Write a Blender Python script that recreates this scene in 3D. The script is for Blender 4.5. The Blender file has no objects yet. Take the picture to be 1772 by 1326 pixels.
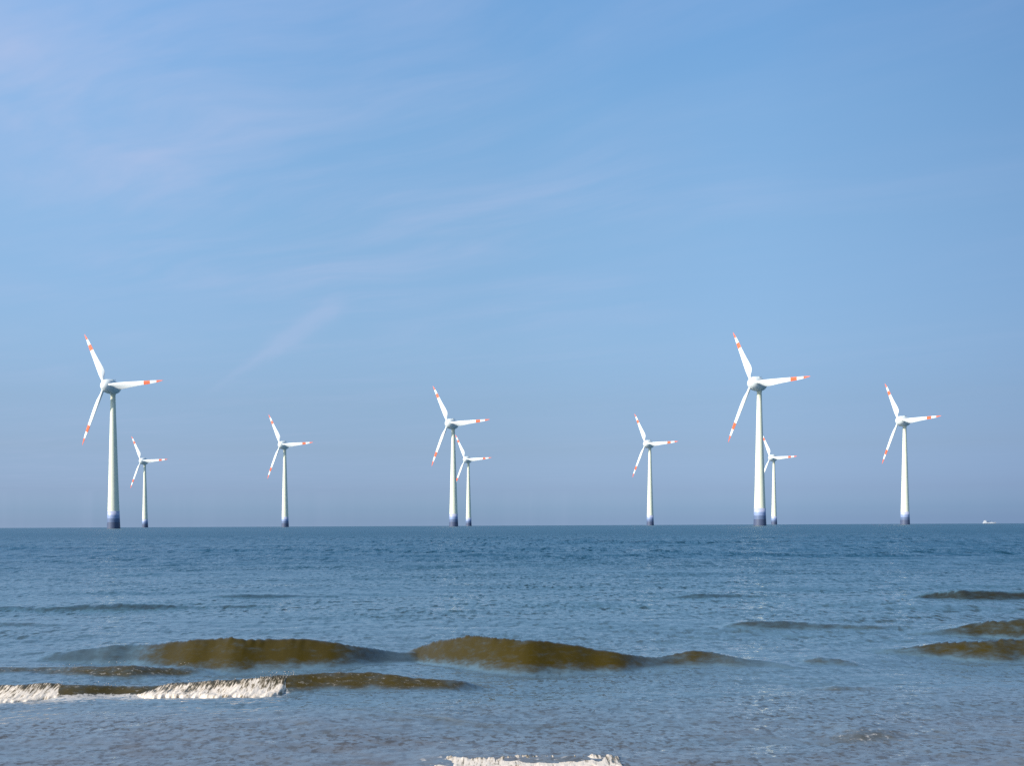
import bpy, bmesh, math, random
import numpy as np
from mathutils import Vector, Matrix, noise

# ------------------------------------------------------------------ camera, sky, sun, exposure
sc = bpy.context.scene
COL = sc.collection
PI = math.pi
R = math.radians

EYE = 1.70                     # eye height above still water (m)
FOC = 1900.0                   # focal length in photo pixels (photo 1772 wide)
PPX, PPY = 886.0, 908.6        # principal point of the levelled camera
ROLL = math.atan(8 / 1772)
EARTH = 6.37e6

cam = bpy.data.cameras.new('camera')
cam.sensor_width = 36
cam.lens = 36 * FOC / 1772
cam.shift_y = (PPY - 663) / 1772
cam.clip_start = 0.1
cam.clip_end = 30000
camo = bpy.data.objects.new('camera', cam)
camo.location = (0, 0, EYE)
camo.rotation_euler = (PI / 2, ROLL, 0)
COL.objects.link(camo)
sc.camera = camo

SUN_EL, SUN_AZ = R(29), R(-121)          # azimuth clockwise from +Y (view direction): left, behind the viewer
sun_dir = Vector((math.cos(SUN_EL) * math.sin(SUN_AZ), math.cos(SUN_EL) * math.cos(SUN_AZ), math.sin(SUN_EL)))

world = bpy.data.worlds.new('World')
sc.world = world
world.use_nodes = True


class NT:
    """tiny helper to write node trees"""
    def __init__(s, tree):
        s.t = tree
        s.n = tree.nodes
        s.l = tree.links

    def new(s, kind, **kw):
        n = s.n.new(kind)
        for k, v in kw.items():
            setattr(n, k, v)
        return n

    def put(s, sock, v):
        if v is None:
            return
        if hasattr(v, 'is_linked') or hasattr(v, 'links'):
            s.l.new(v, sock)
        else:
            if isinstance(v, (tuple, list)) and len(v) == 3 and len(getattr(sock, 'default_value', (0, 0, 0))) == 4:
                v = (*v, 1)
            sock.default_value = v

    def math(s, op, a, b=None, c=None, clamp=False):
        n = s.new('ShaderNodeMath', operation=op, use_clamp=clamp)
        for i, v in enumerate((a, b, c)):
            s.put(n.inputs[i], v)
        return n.outputs[0]

    def vmath(s, op, a, b=None, scale=None):
        n = s.new('ShaderNodeVectorMath', operation=op)
        s.put(n.inputs[0], a)
        if b is not None:
            s.put(n.inputs[1], b)
        if scale is not None:
            s.put(n.inputs['Scale'], scale)
        return n.outputs['Value'] if op in ('DOT_PRODUCT', 'LENGTH') else n.outputs[0]

    def mix(s, f, a, b, blend='MIX'):
        n = s.new('ShaderNodeMix', data_type='RGBA', blend_type=blend)
        s.put(n.inputs[0], f)
        s.put(n.inputs[6], a)
        s.put(n.inputs[7], b)
        return n.outputs[2]

    def noise(s, vec, scale, detail=2, rough=.5, dist=0):
        n = s.new('ShaderNodeTexNoise')
        s.put(n.inputs['Vector'], vec)
        n.inputs['Scale'].default_value = scale
        n.inputs['Detail'].default_value = detail
        n.inputs['Roughness'].default_value = rough
        n.inputs['Distortion'].default_value = dist
        return n

    def map(s, v, a, b, c=0, d=1, smooth=False):
        n = s.new('ShaderNodeMapRange', clamp=True)
        if smooth:
            n.interpolation_type = 'SMOOTHSTEP'
        for i, q in enumerate((v, a, b, c, d)):
            s.put(n.inputs[i], q)
        return n.outputs[0]

    def ramp(s, f, stops, interp='LINEAR'):
        n = s.new('ShaderNodeValToRGB')
        n.color_ramp.interpolation = interp
        e = n.color_ramp.elements
        e.remove(e[1])
        e[0].position = stops[0][0]
        e[0].color = (*stops[0][1], 1)
        for p, c in stops[1:]:
            e.new(p).color = (*c, 1)
        s.put(n.inputs[0], f)
        return n.outputs[0]

    def xyz(s, v):
        n = s.new('ShaderNodeSeparateXYZ')
        s.put(n.inputs[0], v)
        return n.outputs

    def comb(s, x, y, z):
        n = s.new('ShaderNodeCombineXYZ')
        for i, v in enumerate((x, y, z)):
            s.put(n.inputs[i], v)
        return n.outputs[0]


# tint of the air by elevation (sin of elevation -> factor on the physical sky); a low bank of sea haze at the horizon
SKY_TINT = [(0, (0.588, 0.867, 1.662)), (0.0046, (0.51, 0.773, 1.504)), (0.0137, (0.44, 0.678, 1.322)), (0.031, (0.423, 0.577, 1.081)), (0.0682, (0.473, 0.563, 0.846)),
            (0.1087, (0.558, 0.637, 0.823)), (0.1601, (0.695, 0.793, 0.919)), (0.2587, (0.886, 1.041, 1.106)), (0.3461, (0.977, 1.222, 1.293)), (0.4294, (0.963, 1.327, 1.472)), (0.5, (0.941, 1.327, 1.475))]
SKY_SIDE = [(0, 1.0), (.29, 1.16), (.40, 1.08), (.475, 1.01), (.55, .965), (.625, .88), (.71, .70), (1, .60)]   # across the horizon, left to right
SKY_STR = 0.15


def build_world():
    w = NT(world.node_tree)
    for n in list(w.n):
        w.n.remove(n)
    out = w.new('ShaderNodeOutputWorld')
    bg = w.new('ShaderNodeBackground')
    bg.inputs['Strength'].default_value = SKY_STR
    sky = w.new('ShaderNodeTexSky', sky_type='NISHITA')
    sky.sun_disc = False
    sky.sun_elevation = SUN_EL
    sky.sun_rotation = SUN_AZ
    sky.altitude = 0
    sky.air_density = 1.0
    sky.dust_density = 1.0
    sky.ozone_density = 1.5
    tc = w.new('ShaderNodeTexCoord')
    d = tc.outputs['Generated']
    x, y, z = w.xyz(d)
    zc = w.math('MAXIMUM', z, 0.0)
    tint = w.ramp(w.math('MULTIPLY', zc, 2.0, clamp=True), [(min(1, p * 2), c) for p, c in SKY_TINT])
    base = w.mix(1.0, sky.outputs[0], tint, 'MULTIPLY')
    hz = w.math('DIVIDE', x, w.math('MAXIMUM', w.math('SQRT', w.math('ADD', w.math('MULTIPLY', x, x), w.math('MULTIPLY', y, y))), .001))
    across = w.ramp(w.math('MULTIPLY_ADD', hz, .5, .5), [(p, (v / 2, v ** .95 / 2, v ** (.8 if v < 1 else 1) / 2)) for p, v in SKY_SIDE], 'CARDINAL')
    across = w.vmath('SCALE', across, scale=2.0)
    base = w.mix(1.0, base, across, 'MULTIPLY')
    # high thin cirrus, laid out on a flat layer far overhead
    zz = w.math('MAXIMUM', z, 0.03)
    u = w.math('DIVIDE', x, zz)
    v = w.math('DIVIDE', y, zz)
    p = w.comb(u, v, 0.0)
    rot = w.new('ShaderNodeVectorRotate', rotation_type='Z_AXIS')
    w.put(rot.inputs['Vector'], p)
    rot.inputs['Angle'].default_value = R(37)
    warp = w.noise(rot.outputs[0], 0.7, 2)
    pw = w.vmath('ADD', rot.outputs[0], w.vmath('SCALE', w.vmath('SUBTRACT', warp.outputs['Color'], (.5, .5, .5)), scale=0.9))
    st = w.noise(w.vmath('MULTIPLY', pw, (0.6, 2.1, 1)), 1.0, 5, .55).outputs['Fac']
    fine = w.noise(w.vmath('MULTIPLY', pw, (2.5, 9.0, 1)), 1.0, 5, .6).outputs['Fac']
    patch = w.noise(w.vmath('ADD', p, (3.1, 1.7, 0)), 0.55, 3, .5).outputs['Fac']
    streak = w.map(w.math('ADD', w.math('MULTIPLY', st, .8), w.math('MULTIPLY', fine, .2)), .36, .78, 0, 1, True)
    side = w.map(x, -.38, .32, 1.0, .28)
    fade = w.map(z, .10, .30, .15, 1.0, True)
    veil = w.math('MULTIPLY', w.math('MULTIPLY', w.map(patch, .36, .62, .25, 1, True), side), fade)
    c1 = w.math('MULTIPLY', streak, veil)
    # one separate wisp lower down on the left
    yy = w.math('MAXIMUM', y, .05)
    tx = w.math('DIVIDE', x, yy)
    tz = w.math('DIVIDE', z, yy)
    ca, sa = math.cos(R(34)), math.sin(R(34))
    ax = w.math('SUBTRACT', tx, -.205)
    az = w.math('SUBTRACT', tz, .170)
    al = w.math('ADD', w.math('MULTIPLY', ax, ca), w.math('MULTIPLY', az, sa))
    ac = w.math('SUBTRACT', w.math('MULTIPLY', az, ca), w.math('MULTIPLY', ax, sa))
    wob = w.math('MULTIPLY', w.math('SUBTRACT', w.noise(w.comb(w.math('MULTIPLY', al, 14), w.math('MULTIPLY', ac, 40), 0), 1, 4, .6).outputs['Fac'], .5), .02)
    ac = w.math('ADD', ac, wob)
    wid = w.map(al, -.09, .07, .004, .0095)
    q = w.math('DIVIDE', ac, wid)
    g = w.math('EXPONENT', w.math('MULTIPLY', w.math('MULTIPLY', q, q), -1.0))
    g = w.math('MULTIPLY', g, w.math('MULTIPLY', w.map(al, -.11, .0, 0, 1, True), w.map(al, .045, .075, 1, 0, True)))
    cov = w.math('MINIMUM', w.math('ADD', w.math('MULTIPLY', c1, CIRRUS), w.math('MULTIPLY', g, WISP)), 1.0)
    c = w.mix(cov, base, w.vmath('SCALE', (.48, .56, .80), scale=1 / SKY_STR))
    w.l.new(c, bg.inputs['Color'])
    w.l.new(bg.outputs[0], out.inputs['Surface'])


CIRRUS, WISP = .8, .27
build_world()

sl = bpy.data.lights.new('sun', 'SUN')
sl.energy = 5.0
sl.angle = R(.53)
sl.color = (1.0, .955, .87)
so = bpy.data.objects.new('sun', sl)
so.rotation_euler = sun_dir.to_track_quat('Z', 'Y').to_euler()
COL.objects.link(so)

sc.view_settings.view_transform = 'Standard'
sc.view_settings.look = 'None'
sc.view_settings.exposure = 0
sc.view_settings.gamma = 1
sc.render.engine = 'CYCLES'
sc.cycles.use_denoising = False
sc.cycles.max_bounces = 6


# ------------------------------------------------------------------ helpers
def tag(o, label=None, cat=None, group=None, kind=None):
    if label:
        o['label'] = label
    if cat:
        o['category'] = cat
    if group:
        o['group'] = group
    if kind:
        o['kind'] = kind
    return o


def link_mesh(name, verts, faces, mat, parent=None, smooth=True):
    me = bpy.data.meshes.new(name)
    me.from_pydata(verts, [], faces)
    me.update()
    if smooth:
        me.polygons.foreach_set('use_smooth', [True] * len(me.polygons))
    me.materials.append(mat)
    o = bpy.data.objects.new(name, me)
    COL.objects.link(o)
    if parent:
        o.parent = parent
    return o


def link_bm(name, bm, mat, parent=None, smooth=False):
    bmesh.ops.recalc_face_normals(bm, faces=bm.faces)
    me = bpy.data.meshes.new(name)
    bm.to_mesh(me)
    bm.free()
    if smooth:
        me.polygons.foreach_set('use_smooth', [True] * len(me.polygons))
    me.materials.append(mat)
    o = bpy.data.objects.new(name, me)
    COL.objects.link(o)
    if parent:
        o.parent = parent
    return o


def lathe(profile, seg=48, close=True):
    """(z, r) profile turned about local Z"""
    vs, fs = [], []
    for z, r in profile:
        for k in range(seg):
            a = 2 * PI * k / seg
            vs.append((r * math.cos(a), r * math.sin(a), z))
    n = len(profile)
    for i in range(n - 1):
        for k in range(seg):
            k2 = (k + 1) % seg
            fs.append((i * seg + k, i * seg + k2, (i + 1) * seg + k2, (i + 1) * seg + k))
    if close:
        fs.append(tuple(range(seg - 1, -1, -1)))
        fs.append(tuple((n - 1) * seg + k for k in range(seg)))
    return vs, fs


def new_mat(name):
    m = bpy.data.materials.new(name)
    m.use_nodes = True
    t = NT(m.node_tree)
    b = t.n['Principled BSDF']
    return m, t, b


# ------------------------------------------------------------------ the sea
def horizon_row(px):
    return PPY - (px - PPX) * 8 / 1772


def pxy(px, dist):
    return (px - PPX) / FOC * dist


def foot_dist(px, row):
    return FOC * EYE / (row - horizon_row(px))


# each wave: (across, foot row, crest row) read along the crest; converted to metres below
WAVES = [
    dict(k='A', pts=[(20, 1142, 1139), (80, 1141, 1125), (160, 1142, 1116), (235, 1145, 1113), (280, 1149, 1106), (330, 1152, 1101),
                     (400, 1155, 1101), (500, 1154, 1101), (570, 1150, 1105), (630, 1145, 1112), (680, 1141, 1117), (725, 1138, 1121), (770, 1136, 1128), (800, 1136, 1134)], lean=1.15, face=1.0),
    dict(k='B', pts=[(660, 1132, 1129), (710, 1136, 1112), (750, 1143, 1103), (800, 1152, 1096), (850, 1158, 1097), (920, 1161, 1102),
                     (1000, 1159, 1112), (1080, 1154, 1123), (1130, 1149, 1130), (1160, 1147, 1126), (1200, 1147, 1121), (1240, 1146, 1124),
                     (1290, 1148, 1133), (1350, 1150, 1140), (1420, 1152, 1150)], lean=1.15, face=1.0),
    dict(k='C', pts=[(-150, 1222, 1196), (0, 1216, 1188), (60, 1214, 1186), (150, 1211, 1184), (200, 1208, 1186), (260, 1208, 1187), (330, 1208, 1184),
                     (430, 1206, 1176), (490, 1202, 1168), (560, 1200, 1164), (640, 1198, 1165), (700, 1196, 1170), (780, 1194, 1175), (830, 1191, 1182), (880, 1189, 1188)],
         lean=1.1, face=0.9),
    dict(k='D', pts=[(1560, 1100, 1099), (1640, 1100, 1088), (1700, 1103, 1077), (1772, 1106, 1070), (1900, 1106, 1068), (2050, 1100, 1096)], lean=1.2, face=.8),
    dict(k='E', pts=[(1500, 1124, 1123), (1580, 1126, 1112), (1650, 1129, 1100), (1720, 1131, 1097), (1800, 1131, 1095), (1950, 1125, 1120)], lean=1.2, face=.8),
    dict(k='F', pts=[(1560, 1046, 1045), (1610, 1047, 1035), (1670, 1050, 1029), (1740, 1049, 1032), (1820, 1048, 1033), (1920, 1046, 1044)], lean=1.4, face=0.8),
    dict(k='G', pts=[(-200, 1055, 1048), (0, 1054, 1047.5), (100, 1055, 1046.5), (200, 1056, 1044), (260, 1056, 1046), (330, 1054, 1048.5), (420, 1053, 1046), (520, 1052, 1051)], lean=1.8, face=.4),
    dict(k='H', pts=[(-120, 1168, 1156), (0, 1166, 1152), (90, 1165, 1152), (160, 1166, 1148), (230, 1166, 1145), (290, 1163, 1147), (350, 1160, 1153), (400, 1158, 1157)], lean=1.3, face=0.75),
    dict(k='I', pts=[(1180, 1288, 1287), (1240, 1290, 1281), (1300, 1290, 1284), (1400, 1289, 1283), (1450, 1290, 1276), (1490, 1291, 1269), (1540, 1291, 1271),
                     (1570, 1291, 1279), (1650, 1296, 1288), (1720, 1303, 1296), (1800, 1306, 1302)], lean=1.3, face=0.5),
    dict(k='J', pts=[(1240, 1088, 1087), (1290, 1089, 1077), (1340, 1090, 1076), (1420, 1091, 1080), (1500, 1092, 1083), (1580, 1093, 1087), (1620, 1093, 1092)], lean=1.6, face=0.45),
    dict(k='K', pts=[(1380, 1142, 1141), (1420, 1143, 1131), (1450, 1143, 1132), (1500, 1144, 1139), (1540, 1144, 1143)], lean=1.4, face=0.5),
    dict(k='L', pts=[(700, 1332, 1324), (760, 1336, 1316), (850, 1336, 1317), (950, 1336, 1317), (1050, 1335, 1314), (1080, 1334, 1322), (1120, 1330, 1329)], lean=1.1, face=.1),
    dict(k='M', pts=[(1300, 1195, 1194), (1420, 1197, 1187), (1450, 1198, 1184), (1520, 1197, 1188), (1600, 1196, 1195)], lean=1.6, face=0.4),
    dict(k='N', pts=[(500, 937, 936.5), (800, 940, 936), (1000, 941, 935), (1200, 942, 937), (1500, 941, 936), (1800, 941, 937)], lean=2.2, face=0.6),
    dict(k='O', pts=[(-100, 950, 947), (300, 950, 947), (600, 951, 948), (900, 950, 948), (1300, 960, 956), (1800, 962, 957)], lean=2.5, face=0.4),
    dict(k='P', pts=[(300, 1035, 1034), (420, 1038, 1030), (560, 1036, 1031), (700, 1032, 1031)], lean=2.0, face=0.4),
    dict(k='Q', pts=[(1100, 1042, 1041), (1200, 1043, 1035), (1260, 1043, 1034), (1330, 1044, 1040), (1400, 1046, 1045)], lean=1.8, face=0.4),
    dict(k='R', pts=[(-100, 1086, 1080), (0, 1085, 1077), (50, 1085, 1078), (120, 1086, 1085)], lean=1.8, face=0.45),
    dict(k='S', pts=[(-60, 1284, 1276), (30, 1283, 1275), (90, 1283, 1276), (130, 1283, 1282)], lean=1.6, face=0.15),
    dict(k='T', pts=[(560, 1240, 1239), (700, 1260, 1256), (850, 1270, 1266), (980, 1268, 1264), (1100, 1262, 1262)], lean=1.8, face=0.4),
]


def prep_wave(w):
    xs, yf, hh, dd = [], [], [], []
    for px, fr, cr in w['pts']:
        Yf = foot_dist(px, fr)
        d = .4
        for _ in range(8):
            Yc = Yf + d
            H = max(.002, EYE - (cr - horizon_row(px)) * Yc / FOC)
            d = w['lean'] * H + .2
            if w['k'] in 'NO':
                H = min(H, .5)
                d = H * 6
        xs.append(pxy(px, Yf + d * .5))
        yf.append(Yf)
        hh.append(H)
        dd.append(d)
    # the crest line as a smooth function of X
    xx = np.linspace(xs[0], xs[-1], 600)
    def sm(v):
        g = np.interp(xx, xs, v)
        k = np.exp(-np.linspace(-2, 2, 41) ** 2)
        k /= k.sum()
        return np.convolve(np.pad(g, 20, mode='edge'), k, 'valid')
    h = sm(hh)
    e = np.minimum(1, np.minimum(np.linspace(0, 12, 600), np.linspace(12, 0, 600)))
    w['x'], w['yf'], w['h'], w['d'] = xx, sm(yf), h * (e * e * (3 - 2 * e)), sm(dd)


for w_ in WAVES:
    prep_wave(w_)

rng = np.random.default_rng(11)


def wobble(x, seed, lens, amps):
    r = np.random.default_rng(seed)
    o = np.zeros_like(x)
    for L, a in zip(lens, amps):
        for _ in range(3):
            o += a / 1.7 * np.sin(2 * PI * x / (L * r.uniform(.7, 1.4)) + r.uniform(0, 6.3))
    return o


_r = np.random.default_rng(3)
TEAR = [(2 * PI / _r.uniform(.09, .45), 2 * PI / _r.uniform(.25, .8) * _r.choice((-1, 1)), _r.uniform(0, 6.3)) for _ in range(14)]
FLECKS = dict(H=1.0, C=.3, I=.85, L=1.0, M=.3)


def wave_profile(w, X, Y):
    """height, 'on the steep face' mask and crest mask of one wave"""
    n = ord(w['k'])
    yf = np.interp(X, w['x'], w['yf']) + wobble(X, n, (1.6, .7), (.05, .018))
    h = np.interp(X, w['x'], w['h'], left=0, right=0)
    d = np.interp(X, w['x'], w['d'])
    h = h * (1 + wobble(X, n + 50, (1.3, .5), (.03, .016)))
    t = Y - yf
    s = np.clip(t / d, 0, 1)
    up = .55 * (s * s * (3 - 2 * s)) + .45 * s ** 1.6
    bk = np.clip((t - d) / (3.2 * d), 0, 1)
    dn = (1 - bk) ** 2 * (1 + .9 * bk)
    pr = np.where(t < d, up, dn)
    tr = -.13 * np.exp(-((t + 2.2 * d) / (1.3 * d)) ** 2) - .03 * np.exp(-((t + .15 * d) / (.3 * d)) ** 2)
    z = h * (pr + tr)
    hm = max(w['h'].max(), 1e-3)
    th = {'A': .44}.get(w['k'], .12)
    strength = np.clip((h / hm - th) / .40, 0, 1)
    slope = np.where((t > -.05 * d) & (t < d * 1.02), np.clip(s * 2.5, 0, 1) ** .8, 0) * np.clip(h / .09, 0, 1)
    torn = sum(np.sin(kx * X + ky * Y + p0) for kx, ky, p0 in TEAR) / 3.5
    z = z + np.clip(h / .2, 0, 1) * np.exp(-((t - d) / (.3 * d)) ** 2) * .007 * torn * (.5 + .5 * np.sin(X * 2.1 + n))
    face = np.where((t > -.05 * d) & (t < d * 1.02), np.clip(s * 2.2, 0, 1) ** .8, 0) * strength * w['face']
    crest = np.exp(-((t - .75 * d) / (.55 * d)) ** 2) * strength * FLECKS.get(w['k'], .06)
    return z, face, crest, t / d, slope


# random chop: a fan of short waves running ashore
def make_comps():
    out = []
    for i in range(110):
        L = .10 * (60 ** rng.uniform(0, 1)) * 1.0
        th = rng.normal(0, .42) if L > .6 else rng.normal(0, .75)
        k = 2 * PI / L
        steep = .017 if L < .5 else (.013 if L < 1.5 else .009)
        out.append((k * math.sin(th), k * math.cos(th), L, steep * L / (2 * PI) * rng.uniform(.4, 1.3), rng.uniform(0, 2 * PI)))
    for i in range(14):
        L = rng.uniform(7, 26)
        th = rng.normal(0, .16)
        k = 2 * PI / L
        out.append((k * math.sin(th), k * math.cos(th), L, .012 * L / (2 * PI) * rng.uniform(.5, 1.2), rng.uniform(0, 2 * PI)))
    return out


COMPS = make_comps()


def sea_height(X, Y, cell):
    z = np.zeros_like(X)
    # groups: the chop is stronger in some patches than in others
    grp = .75 + .35 * np.sin(X * .9 + 1.3 * np.sin(Y * .31)) * np.sin(Y * 1.1 + X * .23 + 1)
    for kx, ky, L, a, ph in COMPS:
        f = np.clip((L / np.maximum(cell, 1e-6) - 2.2) / 2.2, 0, 1)
        if f.max() <= 0:
            continue
        q = kx * X + ky * Y + ph
        z += a * f * (np.sin(q) + .25 * np.sin(2 * q + 1.1))
    z *= np.clip(grp, .35, 1.3)
    face = np.zeros_like(X)
    crest = np.zeros_like(X)
    wash_refl = np.zeros_like(X)
    front = np.zeros_like(X)
    damp = np.ones_like(X)
    pos = np.zeros_like(X)
    neg = np.zeros_like(X)
    for w in WAVES:
        hz, fm, cm, td, sm_ = wave_profile(w, X, Y)
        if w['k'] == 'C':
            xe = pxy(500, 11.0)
            wash_refl = np.clip((td + 1.5) / 1.5, 0, 1) ** 1.5 * (td < .4) * np.clip((xe - X) / .15, 0, 1)
        pos = np.maximum(pos, hz)
        neg = np.minimum(neg, hz)
        face = np.maximum(face, fm)
        front = np.maximum(front, sm_)
        crest = np.maximum(crest, cm)
    z = z * (1 - .30 * np.clip(face, 0, 1)) + pos + neg * (1 - np.clip(pos / .05, 0, 1))
    return z, face, crest, wash_refl, front


def build_sea(mat):
    NR, NC = 1050, 1250
    s = np.linspace(1 / 5.2, 1 / 7200, NR)
    Yr = 1 / s
    cu = np.linspace(-1, 1, NC)
    Y = np.repeat(Yr[:, None], NC, 1)
    half = .62 * Yr + 1.5
    X = cu[None, :] * half[:, None]
    dY = np.abs(np.gradient(Yr))
    dX = half * 2 / NC
    cell = np.repeat(np.maximum(dY, dX)[:, None], NC, 1)
    z, face, crest, wash_refl, front = sea_height(X, Y, cell)
    z -= (X * X + Y * Y) / (2 * EARTH)
    co = np.stack([X, Y, z], -1).reshape(-1, 3).astype(np.float32)
    idx = np.arange(NR * NC).reshape(NR, NC)
    q = np.stack([idx[:-1, :-1], idx[:-1, 1:], idx[1:, 1:], idx[1:, :-1]], -1).reshape(-1, 4)
    me = bpy.data.meshes.new('sea')
    me.vertices.add(len(co))
    me.vertices.foreach_set('co', co.ravel())
    me.loops.add(q.size)
    me.loops.foreach_set('vertex_index', q.ravel().astype(np.int32))
    me.polygons.add(len(q))
    me.polygons.foreach_set('loop_start', np.arange(0, q.size, 4, dtype=np.int32))
    me.polygons.foreach_set('loop_total', np.full(len(q), 4, dtype=np.int32))
    me.polygons.foreach_set('use_smooth', np.ones(len(q), dtype=bool))
    me.update()
    for nm, v in (('face', face), ('crest', crest), ('wash_refl', wash_refl), ('front', front)):
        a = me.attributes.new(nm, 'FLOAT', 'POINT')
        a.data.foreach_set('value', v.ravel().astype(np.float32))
    me.materials.append(mat)
    o = bpy.data.objects.new('sea', me)
    COL.objects.link(o)
    tag(o, kind='structure')
    return o


def sea_material():
    m, t, b = new_mat('sea_water')
    geo = t.new('ShaderNodeNewGeometry')
    P = geo.outputs['Position']
    x, y, z = t.xyz(P)
    face = t.new('ShaderNodeAttribute', attribute_name='face').outputs['Fac']
    crest = t.new('ShaderNodeAttribute', attribute_name='crest').outputs['Fac']
    wash_refl = t.new('ShaderNodeAttribute', attribute_name='wash_refl').outputs['Fac']
    P2 = t.comb(x, y, 0.0)
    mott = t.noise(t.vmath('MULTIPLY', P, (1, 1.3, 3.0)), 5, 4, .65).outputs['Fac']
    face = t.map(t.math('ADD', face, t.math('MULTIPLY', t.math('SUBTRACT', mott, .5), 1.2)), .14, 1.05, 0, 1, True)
    # silty near shore, bluer further out; flats have sky reflection put into colour
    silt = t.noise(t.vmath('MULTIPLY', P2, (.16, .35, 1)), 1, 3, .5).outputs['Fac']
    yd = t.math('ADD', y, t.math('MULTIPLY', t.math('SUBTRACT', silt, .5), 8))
    water_sky = t.ramp(t.map(yd, 6, 60), [(0.0, (.158, .160, .172)), (.05, (.134, .160, .184)), (.09, (.102, .156, .194)), (.3, (.068, .130, .168)), (1.0, (.017, .070, .112))])
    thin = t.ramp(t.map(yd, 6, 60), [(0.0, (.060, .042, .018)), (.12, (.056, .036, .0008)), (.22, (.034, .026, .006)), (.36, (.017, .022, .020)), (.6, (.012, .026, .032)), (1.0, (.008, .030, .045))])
    # small steep ripples, in clusters; fronts painted darker where they mirror less sky
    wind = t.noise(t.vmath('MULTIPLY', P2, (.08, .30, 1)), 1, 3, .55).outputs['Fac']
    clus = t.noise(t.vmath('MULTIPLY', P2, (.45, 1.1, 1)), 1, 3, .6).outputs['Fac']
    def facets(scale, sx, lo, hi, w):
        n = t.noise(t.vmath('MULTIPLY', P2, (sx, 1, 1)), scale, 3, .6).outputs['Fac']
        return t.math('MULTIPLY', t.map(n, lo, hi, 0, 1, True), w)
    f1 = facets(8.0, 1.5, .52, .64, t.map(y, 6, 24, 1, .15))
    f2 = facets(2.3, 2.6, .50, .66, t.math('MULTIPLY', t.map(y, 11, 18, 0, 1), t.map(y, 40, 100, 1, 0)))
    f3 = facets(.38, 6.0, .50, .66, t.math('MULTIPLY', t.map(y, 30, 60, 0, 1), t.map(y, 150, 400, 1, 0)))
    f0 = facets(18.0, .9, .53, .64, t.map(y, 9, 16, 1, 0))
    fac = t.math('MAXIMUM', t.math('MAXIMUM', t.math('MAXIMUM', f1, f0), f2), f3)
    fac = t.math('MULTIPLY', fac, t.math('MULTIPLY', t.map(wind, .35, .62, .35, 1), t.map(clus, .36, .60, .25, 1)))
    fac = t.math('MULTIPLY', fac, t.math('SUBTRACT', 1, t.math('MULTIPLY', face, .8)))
    front = t.ramp(t.map(yd, 6, 60), [(0.0, (.050, .036, .028)), (.12, (.034, .038, .038)), (.4, (.014, .030, .040)), (1.0, (.003, .020, .036))])  # dark tone of ripple and wave fronts, weak sky reflection put into the colour
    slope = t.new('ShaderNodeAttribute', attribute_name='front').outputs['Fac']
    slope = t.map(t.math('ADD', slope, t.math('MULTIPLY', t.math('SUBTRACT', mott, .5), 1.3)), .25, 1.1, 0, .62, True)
    water_sky = t.mix(t.map(y, 150, 1500, 0, .9), water_sky, (.040, .092, .132))
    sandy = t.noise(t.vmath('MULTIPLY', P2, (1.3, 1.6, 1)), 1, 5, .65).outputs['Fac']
    water_sky = t.mix(t.math('MULTIPLY', t.map(sandy, .50, .66, 0, .6), t.map(y, 7.5, 10.5, 1, 0)), water_sky, (.105, .082, .070))
    body = t.mix(t.math('MAXIMUM', t.math('MULTIPLY', fac, .9), slope), water_sky, front)
    body = t.mix(face, body, thin)  # wave faces painted silt brown, for light through thin water
    # small ripples: slopes straight from noise, long along the crests
    def slopes(scale, sx, amp_x, amp_y, detail=3, rough=.6):
        c = t.noise(t.vmath('MULTIPLY', P2, (sx, 1, 1)), scale, detail, rough).outputs['Color']
        c = t.vmath('SUBTRACT', c, (.5, .5, .5))
        return t.vmath('MULTIPLY', c, (amp_x, amp_y, 0))
    s1 = slopes(8.0, 1.5, .5, 1.0)
    s2 = slopes(1.7, 1.6, .4, .9)
    s3 = slopes(.22, 2.5, .1, .5, 4)
    s4 = slopes(.035, 1.5, .0, .35, 4)
    far = t.map(y, 8, 80, 0, 1)
    sl = t.vmath('ADD', t.vmath('SCALE', s1, scale=t.map(y, 8, 60, RIP[0], RIP[1])), t.vmath('SCALE', s2, scale=t.map(y, 10, 50, RIP[2], RIP[3])))
    sl = t.vmath('ADD', sl, t.vmath('SCALE', s3, scale=t.map(y, 15, 60, 0, RIP[4])))
    sl = t.vmath('ADD', sl, t.vmath('SCALE', s4, scale=t.map(y, 60, 300, 0, RIP[5])))
    gain = t.math('MULTIPLY', t.map(wind, .35, .65, .45, 1.5), t.math('SUBTRACT', 1, t.math('MULTIPLY', face, .50)))
    sl = t.vmath('SCALE', sl, scale=gain)
    # wave fronts lean towards the shore: the steeper side of every ripple faces -Y
    sl = t.vmath('ADD', sl, t.comb(0, t.math('SUBTRACT', t.map(y, 8, 50, LEAN[0], LEAN[1]), t.math('MULTIPLY', fac, .45)), 0))
    n = t.vmath('NORMALIZE', t.vmath('ADD', geo.outputs['Normal'], sl))
    t.l.new(n, b.inputs['Normal'])
    # torn foam on the crests
    fn = t.noise(t.vmath('MULTIPLY', P2, (1, 1.6, 1)), 15, 5, .7).outputs['Fac']
    near = t.map(y, 12, 14, 1, 0)
    fl = t.math('MULTIPLY', t.map(fn, .57, .64, 0, 1), t.math('MULTIPLY', crest, near))
    sp = t.noise(t.vmath('MULTIPLY', P2, (1, 2.2, 1)), 11, 6, .75).outputs['Fac']
    spk = t.math('MULTIPLY', t.map(sp, .66, .71, 0, .75), t.map(y, 7.4, 10, 1, 0))
    foam = t.math('MAXIMUM', t.math('MULTIPLY', fl, FLECK), spk)
    lace = t.noise(t.vmath('MULTIPLY', P2, (1, 1.2, 1)), 16, 5, .7, .6).outputs['Fac']  # lacy foam below the breaker, its beige also painted as the foam's reflection
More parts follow.
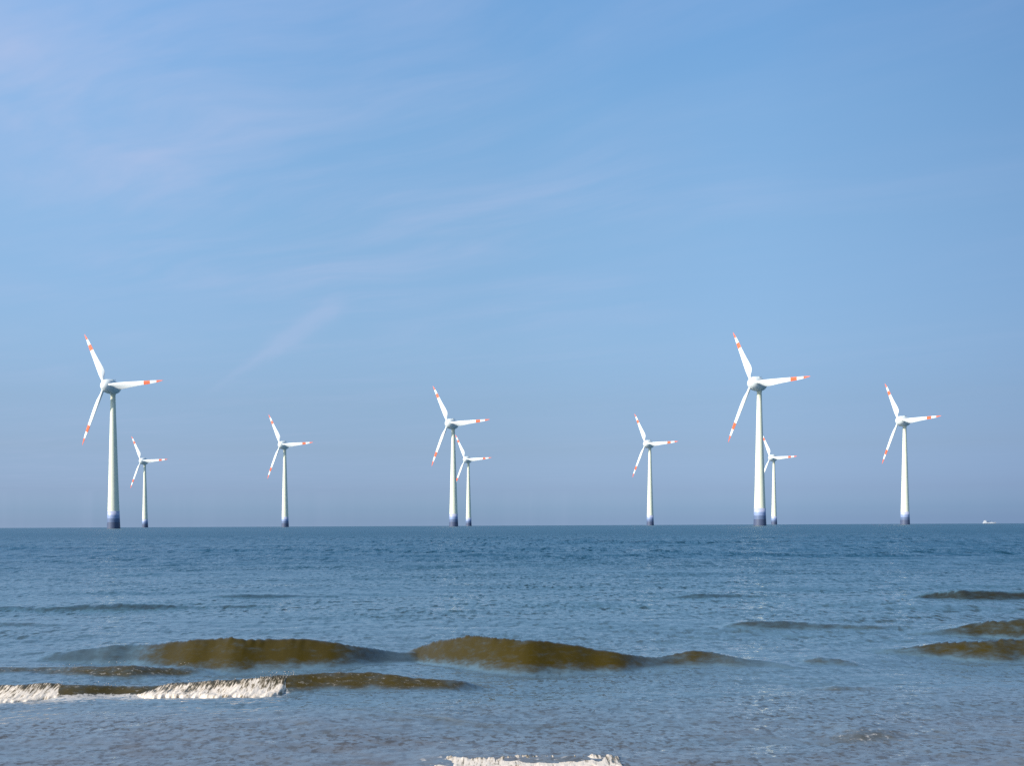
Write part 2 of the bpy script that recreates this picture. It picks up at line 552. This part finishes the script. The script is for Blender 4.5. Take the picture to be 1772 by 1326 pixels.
    lw = t.map(t.math('ADD', lace, t.math('MULTIPLY', wash_refl, .22)), .58, .74, 0, .75)
    foam = t.math('MAXIMUM', foam, t.math('MULTIPLY', lw, t.map(wash_refl, 0, .1, 0, 1)))
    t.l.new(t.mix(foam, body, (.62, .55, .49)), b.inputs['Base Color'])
    b.inputs['Roughness'].default_value = .08
    t.l.new(t.math('ADD', t.map(y, 10, 200, .08, .30), t.math('MULTIPLY', foam, .5)), b.inputs['Roughness'])
    b.inputs['IOR'].default_value = 1.333
    return m


RIP = (.62, .80, .08, .45, .45, .35)
LEAN = (-.04, -.14)
FLECK = .8
M_SEA = sea_material()
build_sea(M_SEA)


# ------------------------------------------------------------------ breaking foam on the waves
def foam_material():
    m, t, b = new_mat('breaking_foam')
    tc = t.new('ShaderNodeTexCoord')
    P = tc.outputs['Object']
    a = t.new('ShaderNodeAttribute', attribute_name='down').outputs['Fac']
    st = t.noise(t.vmath('MULTIPLY', P, (60, 7, 9)), 1, 4, .65).outputs['Fac']
    lump = t.noise(t.vmath('MULTIPLY', P, (1, .5, .5)), 11, 4, .6).outputs['Fac']
    k = t.math('ADD', t.math('MULTIPLY', st, .62), t.math('MULTIPLY', lump, .38))
    kk = t.math('ADD', k, t.map(a, 0, .75, -.10, .07))
    f = t.map(kk, .38, .56, 0, 1, True)
    t.l.new(t.ramp(f, [(0, (.05, .034, .006)), (.35, (.20, .145, .075)), (.7, (.52, .40, .28)), (1, (.80, .655, .52))]), b.inputs['Base Color'])
    t.l.new(t.map(f, 0, 1, .15, .7), b.inputs['Roughness'])
    bp = t.new('ShaderNodeBump')
    bp.inputs['Strength'].default_value = .25
    bp.inputs['Distance'].default_value = .02
    t.l.new(k, bp.inputs['Height'])
    t.l.new(bp.outputs[0], b.inputs['Normal'])
    return m


def build_foam(mat):
    vs, fs = [], []
    rnd = random.Random(5)
    down = []
    wv = {w['k']: w for w in WAVES}

    def strip(k, px0, px1, bulge, spiky=0.0, prof=None, white=0.0, ends=(.05, .05), lift=.008):
        """foam tumbling down the front of wave k, a curtain from the crest with a thick ragged toe"""
        w = wv[k]
        pp = [p[0] for p in w['pts']]
        xx = [pxy(p[0], foot_dist(p[0], p[1])) for p in w['pts']]
        x0, x1 = float(np.interp(px0, pp, xx)), float(np.interp(px1, pp, xx))
        NU = max(30, int((x1 - x0) / .006))
        NV = 40
        base = len(vs)
        X = np.repeat(np.linspace(x0, x1, NU + 1)[:, None], NV + 1, 1)
        V = np.repeat(np.linspace(0, 1, NV + 1)[None], NU + 1, 0)
        U = (X - x0) / (x1 - x0)
        yf = np.interp(X, w['x'], w['yf']) + wobble(X, ord(k), (1.6, .7), (.05, .018))
        d = np.interp(X, w['x'], w['d'])
        end = np.clip(np.minimum(U / ends[0], (1 - U) / ends[1]), 0, 1) ** .7
        ragged = np.array([[noise.noise(Vector((x * 6, 4.4, 0))) + .6 * noise.noise(Vector((x * 19, 8.1, 0))) for x in X[:, 0]]]).T * .3
        toe = prof(U) if prof else np.ones_like(U)
        tt = 1.12 - (1.12 + .25 * toe + ragged) * V * (.25 + .75 * end)
        Y = yf + d * tt
        Z = wave_profile(w, X, Y)[0]
        for i in range(NU + 1):
            for j in range(NV + 1):
                x, y, z, v, e = X[i, j], Y[i, j], Z[i, j], V[i, j], end[i, j]
                n1 = noise.noise(Vector((x * 7, y * 4, 1.7))) * .5 + noise.noise(Vector((x * 24, y * 12, 5.1))) * .4 + noise.noise(Vector((x * 80, y * 40, 9.3))) * .16
                th = bulge * e * (.12 + .9 * v ** 1.6) * (math.sin(PI * min(1, v * 1.02) ** 2.2) * .8 + .2 * (1 - v)) * (1 + .65 * n1)
                jag = spiky * max(0, 1 - v / .3) * e * (.4 + .9 * noise.noise(Vector((x * 45, 2.2, 0))) + .8 * noise.noise(Vector((x * 15, 7.2, 0))))
                z2 = z + th * .75 + jag + lift - .09 * (1 - e) - (.05 if j == NV else 0) - (.06 if j == 0 else 0)
                vs.append((x, y - th * .65, z2))
                down.append(v * (1 - white) + white)
        for i in range(NU):
            for j in range(NV):
                q = base + i * (NV + 1) + j
                fs.append((q, q + 1, q + NV + 2, q + NV + 1))

    def drops(k, px0, px1, n, spread):
        w = wv[k]
        for _ in range(n):
            px = rnd.uniform(px0, px1)
            X = float(np.interp(px, [p[0] for p in w['pts']], [pxy(p[0], foot_dist(p[0], p[1])) for p in w['pts']]))
            yf = float(np.interp(X, w['x'], w['yf']))
            h = float(np.interp(X, w['x'], w['h']))
            d = float(np.interp(X, w['x'], w['d']))
            c = Vector((X, yf + d * rnd.uniform(.2, 1.1), h + rnd.uniform(-.02, 1) * spread * rnd.random()))
            r = rnd.uniform(.0015, .0045)
            b = len(vs)
            for dv in ((1, 0, 0), (-1, 0, 0), (0, 1, 0), (0, -1, 0), (0, 0, 1.3), (0, 0, -1.3)):
                vs.append(c + Vector(dv) * r)
                down.append(.9)
            for f in ((0, 2, 4), (2, 1, 4), (1, 3, 4), (3, 0, 4), (2, 0, 5), (1, 2, 5), (3, 1, 5), (0, 3, 5)):
                fs.append(tuple(b + q for q in f))

    strip('C', -140, 172, .05, .010, lambda u: .8 + .6 * np.sin(u * 9) ** 2, ends=(.02, .38))
    strip('C', 190, 498, .06, .010, lambda u: .9 + .5 * np.sin(u * 7 + 1) ** 2, ends=(.28, .05))
    strip('L', 740, 1085, .03, .012, white=.30, ends=(.03, .03), lift=.022)
    drops('C', 0, 500, 60, .05)
    drops('C', 430, 500, 60, .12)
    drops('H', 0, 320, 25, .02)
    o = link_mesh('breaking_foam', vs, fs, mat)
    at = o.data.attributes.new('down', 'FLOAT', 'POINT')
    at.data.foreach_set('value', down)
    tag(o, 'white foam of small waves breaking in the shallow water near the shore', 'foam', kind='stuff')
    return o


M_FOAM = foam_material()
build_foam(M_FOAM)


# ------------------------------------------------------------------ wind turbines
def paint(name, col, rough=.45, mottling=.04):
    m, t, b = new_mat(name)
    P = t.new('ShaderNodeTexCoord').outputs['Object']
    n = t.noise(t.vmath('MULTIPLY', P, (.6, .6, .12)), 1, 4, .6).outputs['Fac']
    f = t.map(n, .3, .7, 1 - mottling, 1 + mottling)
    t.l.new(t.vmath('SCALE', col, scale=f), b.inputs['Base Color'])
    b.inputs['Roughness'].default_value = rough
    return m


M_TOWER = paint('tower_paint', (.86, .83, .63))
M_NAC = paint('nacelle_paint', (.82, .84, .79))
M_SPIN = paint('spinner_paint', (.82, .83, .78))
M_SEAM = paint('seam_dark', (.12, .12, .12), .7)


def blade_material():
    m, t, b = new_mat('blade_paint')
    P = t.new('ShaderNodeTexCoord').outputs['Object']
    _, y, _ = t.xyz(P)
    y = t.math('DIVIDE', y, RB)
    def band(a, c):
        return t.math('MULTIPLY', t.math('GREATER_THAN', y, a), t.math('LESS_THAN', y, c))
    red = t.math('MAXIMUM', band(.668, .775), band(.882, 1.5))
    n = t.noise(P, .5, 4, .6).outputs['Fac']
    w = t.vmath('SCALE', (.86, .86, .82), scale=t.map(n, .3, .7, .96, 1.03))
    t.l.new(t.mix(red, w, (.88, .14, .045)), b.inputs['Base Color'])
    b.inputs['Roughness'].default_value = .65
    return m


def base_material():
    m, t, b = new_mat('tower_base_bands')
    P = t.new('ShaderNodeTexCoord').outputs['Object']
    _, _, z = t.xyz(P)
    f = t.map(z, -1.0, 15.2)
    col = t.ramp(f, [(0, (.06, .062, .085)), (.075, (.078, .098, .165)), (.41, (.125, .170, .280)), (.605, (.26, .325, .50)), (.80, (.47, .48, .61))], 'CONSTANT')
    n = t.noise(t.vmath('MULTIPLY', P, (1, 1, .25)), .8, 4, .6).outputs['Fac']
    t.l.new(t.vmath('MULTIPLY', col, t.vmath('SCALE', (1, 1, 1), scale=t.map(n, .3, .7, .9, 1.08))), b.inputs['Base Color'])
    b.inputs['Roughness'].default_value = .5
    return m


HUB = 124.0
RB = 57.8
PSI, TAU, CONE = .6011, .0804, -.0983
AXIS_Z, OVERHANG = 123.19, 10.14
M_BLADE = blade_material()
M_BASE = base_material()

n_ax = Vector((-math.sin(PSI) * math.cos(TAU), -math.cos(PSI) * math.cos(TAU), math.sin(TAU)))
e1 = Vector((math.cos(PSI), -math.sin(PSI), 0))
e2 = n_ax.cross(e1)
AX = Matrix((e1, e2, n_ax)).transposed().to_4x4()


def blade_mesh():
    rr = [.045, .075, .105, .14, .18, .22, .26, .31, .37, .45, .54, .634, .70, .77, .83, .88, .92, .955, .98, 1.0]
    ch = [2.3, 2.3, 2.5, 3.2, 4.69, 5.67, 6.05, 5.89, 5.45, 4.8, 4.14, 3.54, 3.22, 2.83, 2.4, 1.91, 1.42, 0.85, 0.5, 0.12]
    le = [-1.15, -1.15, -1.2, -1.3, -1.4, -1.45, -1.45, -1.4, -1.33, -1.2, -1.06, -.9, -.8, -.68, -.55, -.42, -.3, -.19, -.1, .03]
    th = [1.0, 1.0, .92, .66, .46, .37, .32, .29, .26, .23, .21, .19, .18, .17, .16, .16, .16, .16, .16, .16]
    tw = [26, 26, 26, 26, 25.5, 24, 22, 19, 15.5, 11.5, 8, 5.5, 4.2, 3.2, 2.4, 1.8, 1.3, 1, .8, .6]
    K = 20
    vs, fs = [], []
    for r, c, l, h, b in zip(rr, ch, le, th, tw):
        rb = min(1, max(0, (r - .09) / .10))
        cb, sb = math.cos(R(b)), math.sin(R(b))
        for k in range(K):
            a = 2 * PI * k / K
            u = .5 - .5 * math.cos(a)                  # 0 leading, 1 trailing
            air = 5 * (.2969 * math.sqrt(u) - .126 * u - .3516 * u * u + .2843 * u ** 3 - .1036 * u ** 4)
            el = math.sin(a) * .5
            zt = ((air if a <= PI else -air) * rb + el * (1 - rb)) * h * c
            xc = l + u * c
            vs.append((xc * cb + zt * sb, r * RB, -xc * sb + zt * cb))
    n = len(rr)
    for i in range(n - 1):
        for k in range(K):
            k2 = (k + 1) % K
            fs.append((i * K + k, (i + 1) * K + k, (i + 1) * K + k2, i * K + k2))
    fs.append(tuple(range(K)))
    fs.append(tuple((n - 1) * K + k for k in range(K - 1, -1, -1)))
    return vs, fs


def smooth_profile(pts, n=40):
    """Catmull-Rom through the (z, r) points"""
    P = [pts[0]] + list(pts) + [pts[-1]]
    out = []
    for i in range(1, len(P) - 2):
        for q in range(6):
            t = q / 6
            o = []
            for c in (0, 1):
                a, b, d, e = P[i - 1][c], P[i][c], P[i + 1][c], P[i + 2][c]
                o.append(.5 * (2 * b + (d - a) * t + (2 * a - 5 * b + 4 * d - e) * t * t + (3 * b - a - 3 * d + e) * t ** 3))
            out.append((o[0], max(.02, o[1])))
    out.append(pts[-1])
    return out


def make_turbine():
    root = bpy.data.objects.new('wind_turbine', None)
    COL.objects.link(root)
    tw = link_mesh('tower', *lathe([(14.9, 4.93), (22, 4.68), (32, 4.36), (42, 4.07), (52.7, 3.78), (66, 3.42), (80, 3.02), (95, 2.58), (108, 2.25), (116.2, 2.02), (116.4, 2.25), (119, 2.3)], close=False), M_TOWER, root)
    link_mesh('tower_base', *lathe([(-6, 5.85), (0, 5.58), (5, 5.36), (10, 5.16), (15.2, 5.0), (15.21, 4.8)], close=False), M_BASE, root)
    nac_prof = smooth_profile([(-8.0, .05), (-7.7, 1.5), (-6.6, 3.1), (-4.6, 4.55), (-2, 5.55), (1, 6.1), (4, 6.28), (5.9, 6.18)])
    nac = link_mesh('nacelle', *lathe(nac_prof), M_NAC, root)
    nac_m = Matrix.Translation((0, 0, AXIS_Z)) @ AX
    nac.matrix_local = nac_m
    spin_prof = [(5.88, 5.7), (6.1, 5.75), (6.12, 6.1)] + smooth_profile([(6.2, 6.14), (8, 5.75), (9.6, 5.15), (11.0, 4.25), (12.1, 3.05), (12.75, 1.75), (13.0, .05)])
    spn = link_mesh('spinner', *lathe(spin_prof), M_SPIN, root)
    spn.matrix_local = nac_m.copy()
    # ventilation cowl on top of the nacelle
    bm = bmesh.new()
    bmesh.ops.create_cube(bm, size=1, matrix=Matrix.Translation((0, 5.95, 1.3)) @ Matrix.Diagonal((2.6, 1.3, 3.4, 1)))
    bmesh.ops.bevel(bm, geom=list(bm.edges), offset=.3, segments=3, affect='EDGES')
    cowl = link_bm('ventilation_cowl', bm, M_TOWER, nac, True)
    bm = bmesh.new()
    bmesh.ops.create_cone(bm, cap_ends=True, segments=10, radius1=.09, radius2=.06, depth=2.2, matrix=Matrix.Translation((0, 6.6, -2.4)) @ Matrix.Rotation(PI / 2, 4, 'X'))
    bmesh.ops.create_cone(bm, cap_ends=True, segments=10, radius1=.06, radius2=.06, depth=1.2, matrix=Matrix.Translation((0, 7.5, -2.4)) @ Matrix.Rotation(PI / 2, 4, 'Y'))
    link_bm('wind_sensor', bm, M_SEAM, nac, True)
    bv, bf = blade_mesh()
    first = None
    for k in range(3):
        if first is None:
            b = first = link_mesh('blade', bv, bf, M_BLADE, root)
        else:
            b = first.copy()
            COL.objects.link(b)
            b.parent = root
    return root


def turn_rotor(root, phase):
    k = 0
    for c in root.children:
        if c.name.split('.')[0] == 'blade':
            c.matrix_local = (Matrix.Translation((0, 0, AXIS_Z)) @ AX @ Matrix.Translation((0, 0, OVERHANG))
                              @ Matrix.Rotation(phase + k * 2 * PI / 3 - PI / 2, 4, 'Z') @ Matrix.Rotation(CONE, 4, 'X'))
            k += 1


def copy_tree(o, parent=None):
    c = o.copy()
    COL.objects.link(c)
    if parent:
        c.parent = parent
    for ch in o.children:
        copy_tree(ch, c)
    return c


TURBINES = [   # bearing column, hub height as seen, yaw, rotor angle, label
    (196.6, 246.0, -0.122, 0.045, 'large near white wind turbine at the far left, a small turbine just right of it'),
    (251.0, 115.0, -0.115, 0.044, 'small distant wind turbine just right of the large far left turbine'),
    (493.4, 142.0, -0.09, 0.042, 'lone medium wind turbine between the far left pair and the central overlapping pair'),
    (785.0, 178.0, -0.053, 0.04, 'bigger front wind turbine of the central overlapping pair'),
    (811.0, 115.0, -0.06, 0.038, 'small wind turbine behind the central pair\'s bigger tower, blade tips tucked behind it'),
    (1125.2, 141.0, -0.08, 0.022, 'lone medium wind turbine between the central pair and the large right hand turbine'),
    (1315.0, 246.0, -0.088, 0.008, 'large near wind turbine right of centre, hiding blades of a small one behind'),
    (1339.6, 115.8, -0.095, 0.01, 'small distant wind turbine with blades half hidden by the large right hand tower'),
    (1566.2, 179.5, -0.1335, 0.026, 'rightmost wind turbine with dark blue base, nearest the white ship'),
]
proto = make_turbine()
for i, (px, seen, yaw, phase, lab) in enumerate(TURBINES):
    t_ = proto if i == 0 else copy_tree(proto)
    D = FOC * HUB / seen
    X = pxy(px, D)
    t_.location = (X, D, -(X * X + D * D) / (2 * EARTH))
    t_.rotation_euler = (0, 0, yaw - math.atan2(X, D))
    turn_rotor(t_, phase)
    tag(t_, lab, 'wind turbine', 'white wind turbines standing in the sea')


# ------------------------------------------------------------------ the ship on the horizon
def make_ship():
    M_HULL = paint('ship_white', (.58, .58, .60), .5)
    M_DARK = paint('ship_dark', (.05, .06, .07), .5)
    M_GL = paint('ship_glass', (.03, .04, .05), .15)
    root = bpy.data.objects.new('ship', None)
    COL.objects.link(root)
    # hull: sections from stern (-X) to bow (+X)
    secs = [(-16, 3.0, 2.6), (-14, 3.4, 2.6), (-6, 3.7, 2.5), (4, 3.7, 2.6), (10, 3.1, 3.0), (14, 1.7, 3.6), (17, .15, 4.3)]
    vs, fs = [], []
    for x, hw, top in secs:
        vs += [(x, -hw, top), (x, -hw * .9, .6), (x, -hw * .55, -1.2), (x, hw * .55, -1.2), (x, hw * .9, .6), (x, hw, top)]
    for i in range(len(secs) - 1):
        for k in range(6):
            k2 = (k + 1) % 6
            fs.append((i * 6 + k, i * 6 + k2, (i + 1) * 6 + k2, (i + 1) * 6 + k))
    fs.append(tuple(range(5, -1, -1)))
    fs.append(tuple((len(secs) - 1) * 6 + k for k in range(6)))
    bm = bmesh.new()
    bv = [bm.verts.new(v) for v in vs]
    for f in fs:
        bm.faces.new([bv[k] for k in f])
    link_bm('hull', bm, M_HULL, root)

    def box(name, c, s, mat, parent=root, bev=.15):
        b = bmesh.new()
        bmesh.ops.create_cube(b, size=1, matrix=Matrix.Translation(c) @ Matrix.Diagonal((*s, 1)))
        bmesh.ops.bevel(b, geom=list(b.edges), offset=bev, segments=2, affect='EDGES')
        return link_bm(name, b, mat, parent)
    dh = box('deckhouse', (-11, 0, 4.6), (6.5, 5.4, 4.2), M_HULL)
    box('wheelhouse', (-10.6, 0, 7.6), (4.0, 4.4, 2.0), M_HULL)
    for yy in (-2.24, 2.24):
        box('window', (-10.6, yy, 7.9), (3.2, .1, .7), M_GL, dh, .02)
    for x, h, r in ((-12.4, 12.5, .12), (3.5, 8.0, .16), (9.5, 6.4, .14)):
        b = bmesh.new()
        bmesh.ops.create_cone(b, cap_ends=True, segments=10, radius1=r * 1.3, radius2=r, depth=h - 2, matrix=Matrix.Translation((x, 0, (h + 2) / 2 + .4)))
        link_bm('mast', b, M_DARK, root, True)
    b = bmesh.new()
    bmesh.ops.create_cone(b, cap_ends=True, segments=10, radius1=.2, radius2=.16, depth=9, matrix=Matrix.Translation((-1, 0, 6.2)) @ Matrix.Rotation(R(78), 4, 'Y'))
    link_bm('boom', b, M_DARK, root, True)
    box('winch', (-3.5, 0, 3.4), (2.4, 3.0, 1.7), M_DARK)
    box('hatch', (5.5, 0, 3.1), (4.5, 3.4, 1.0), M_HULL)
    D = 2900
    X = pxy(1712, D)
    root.location = (X, D, -(X * X + D * D) / (2 * EARTH))
    root.rotation_euler = (0, 0, R(-8))
    tag(root, 'small white ship on the horizon right of the rightmost turbine', 'ship')


make_ship()
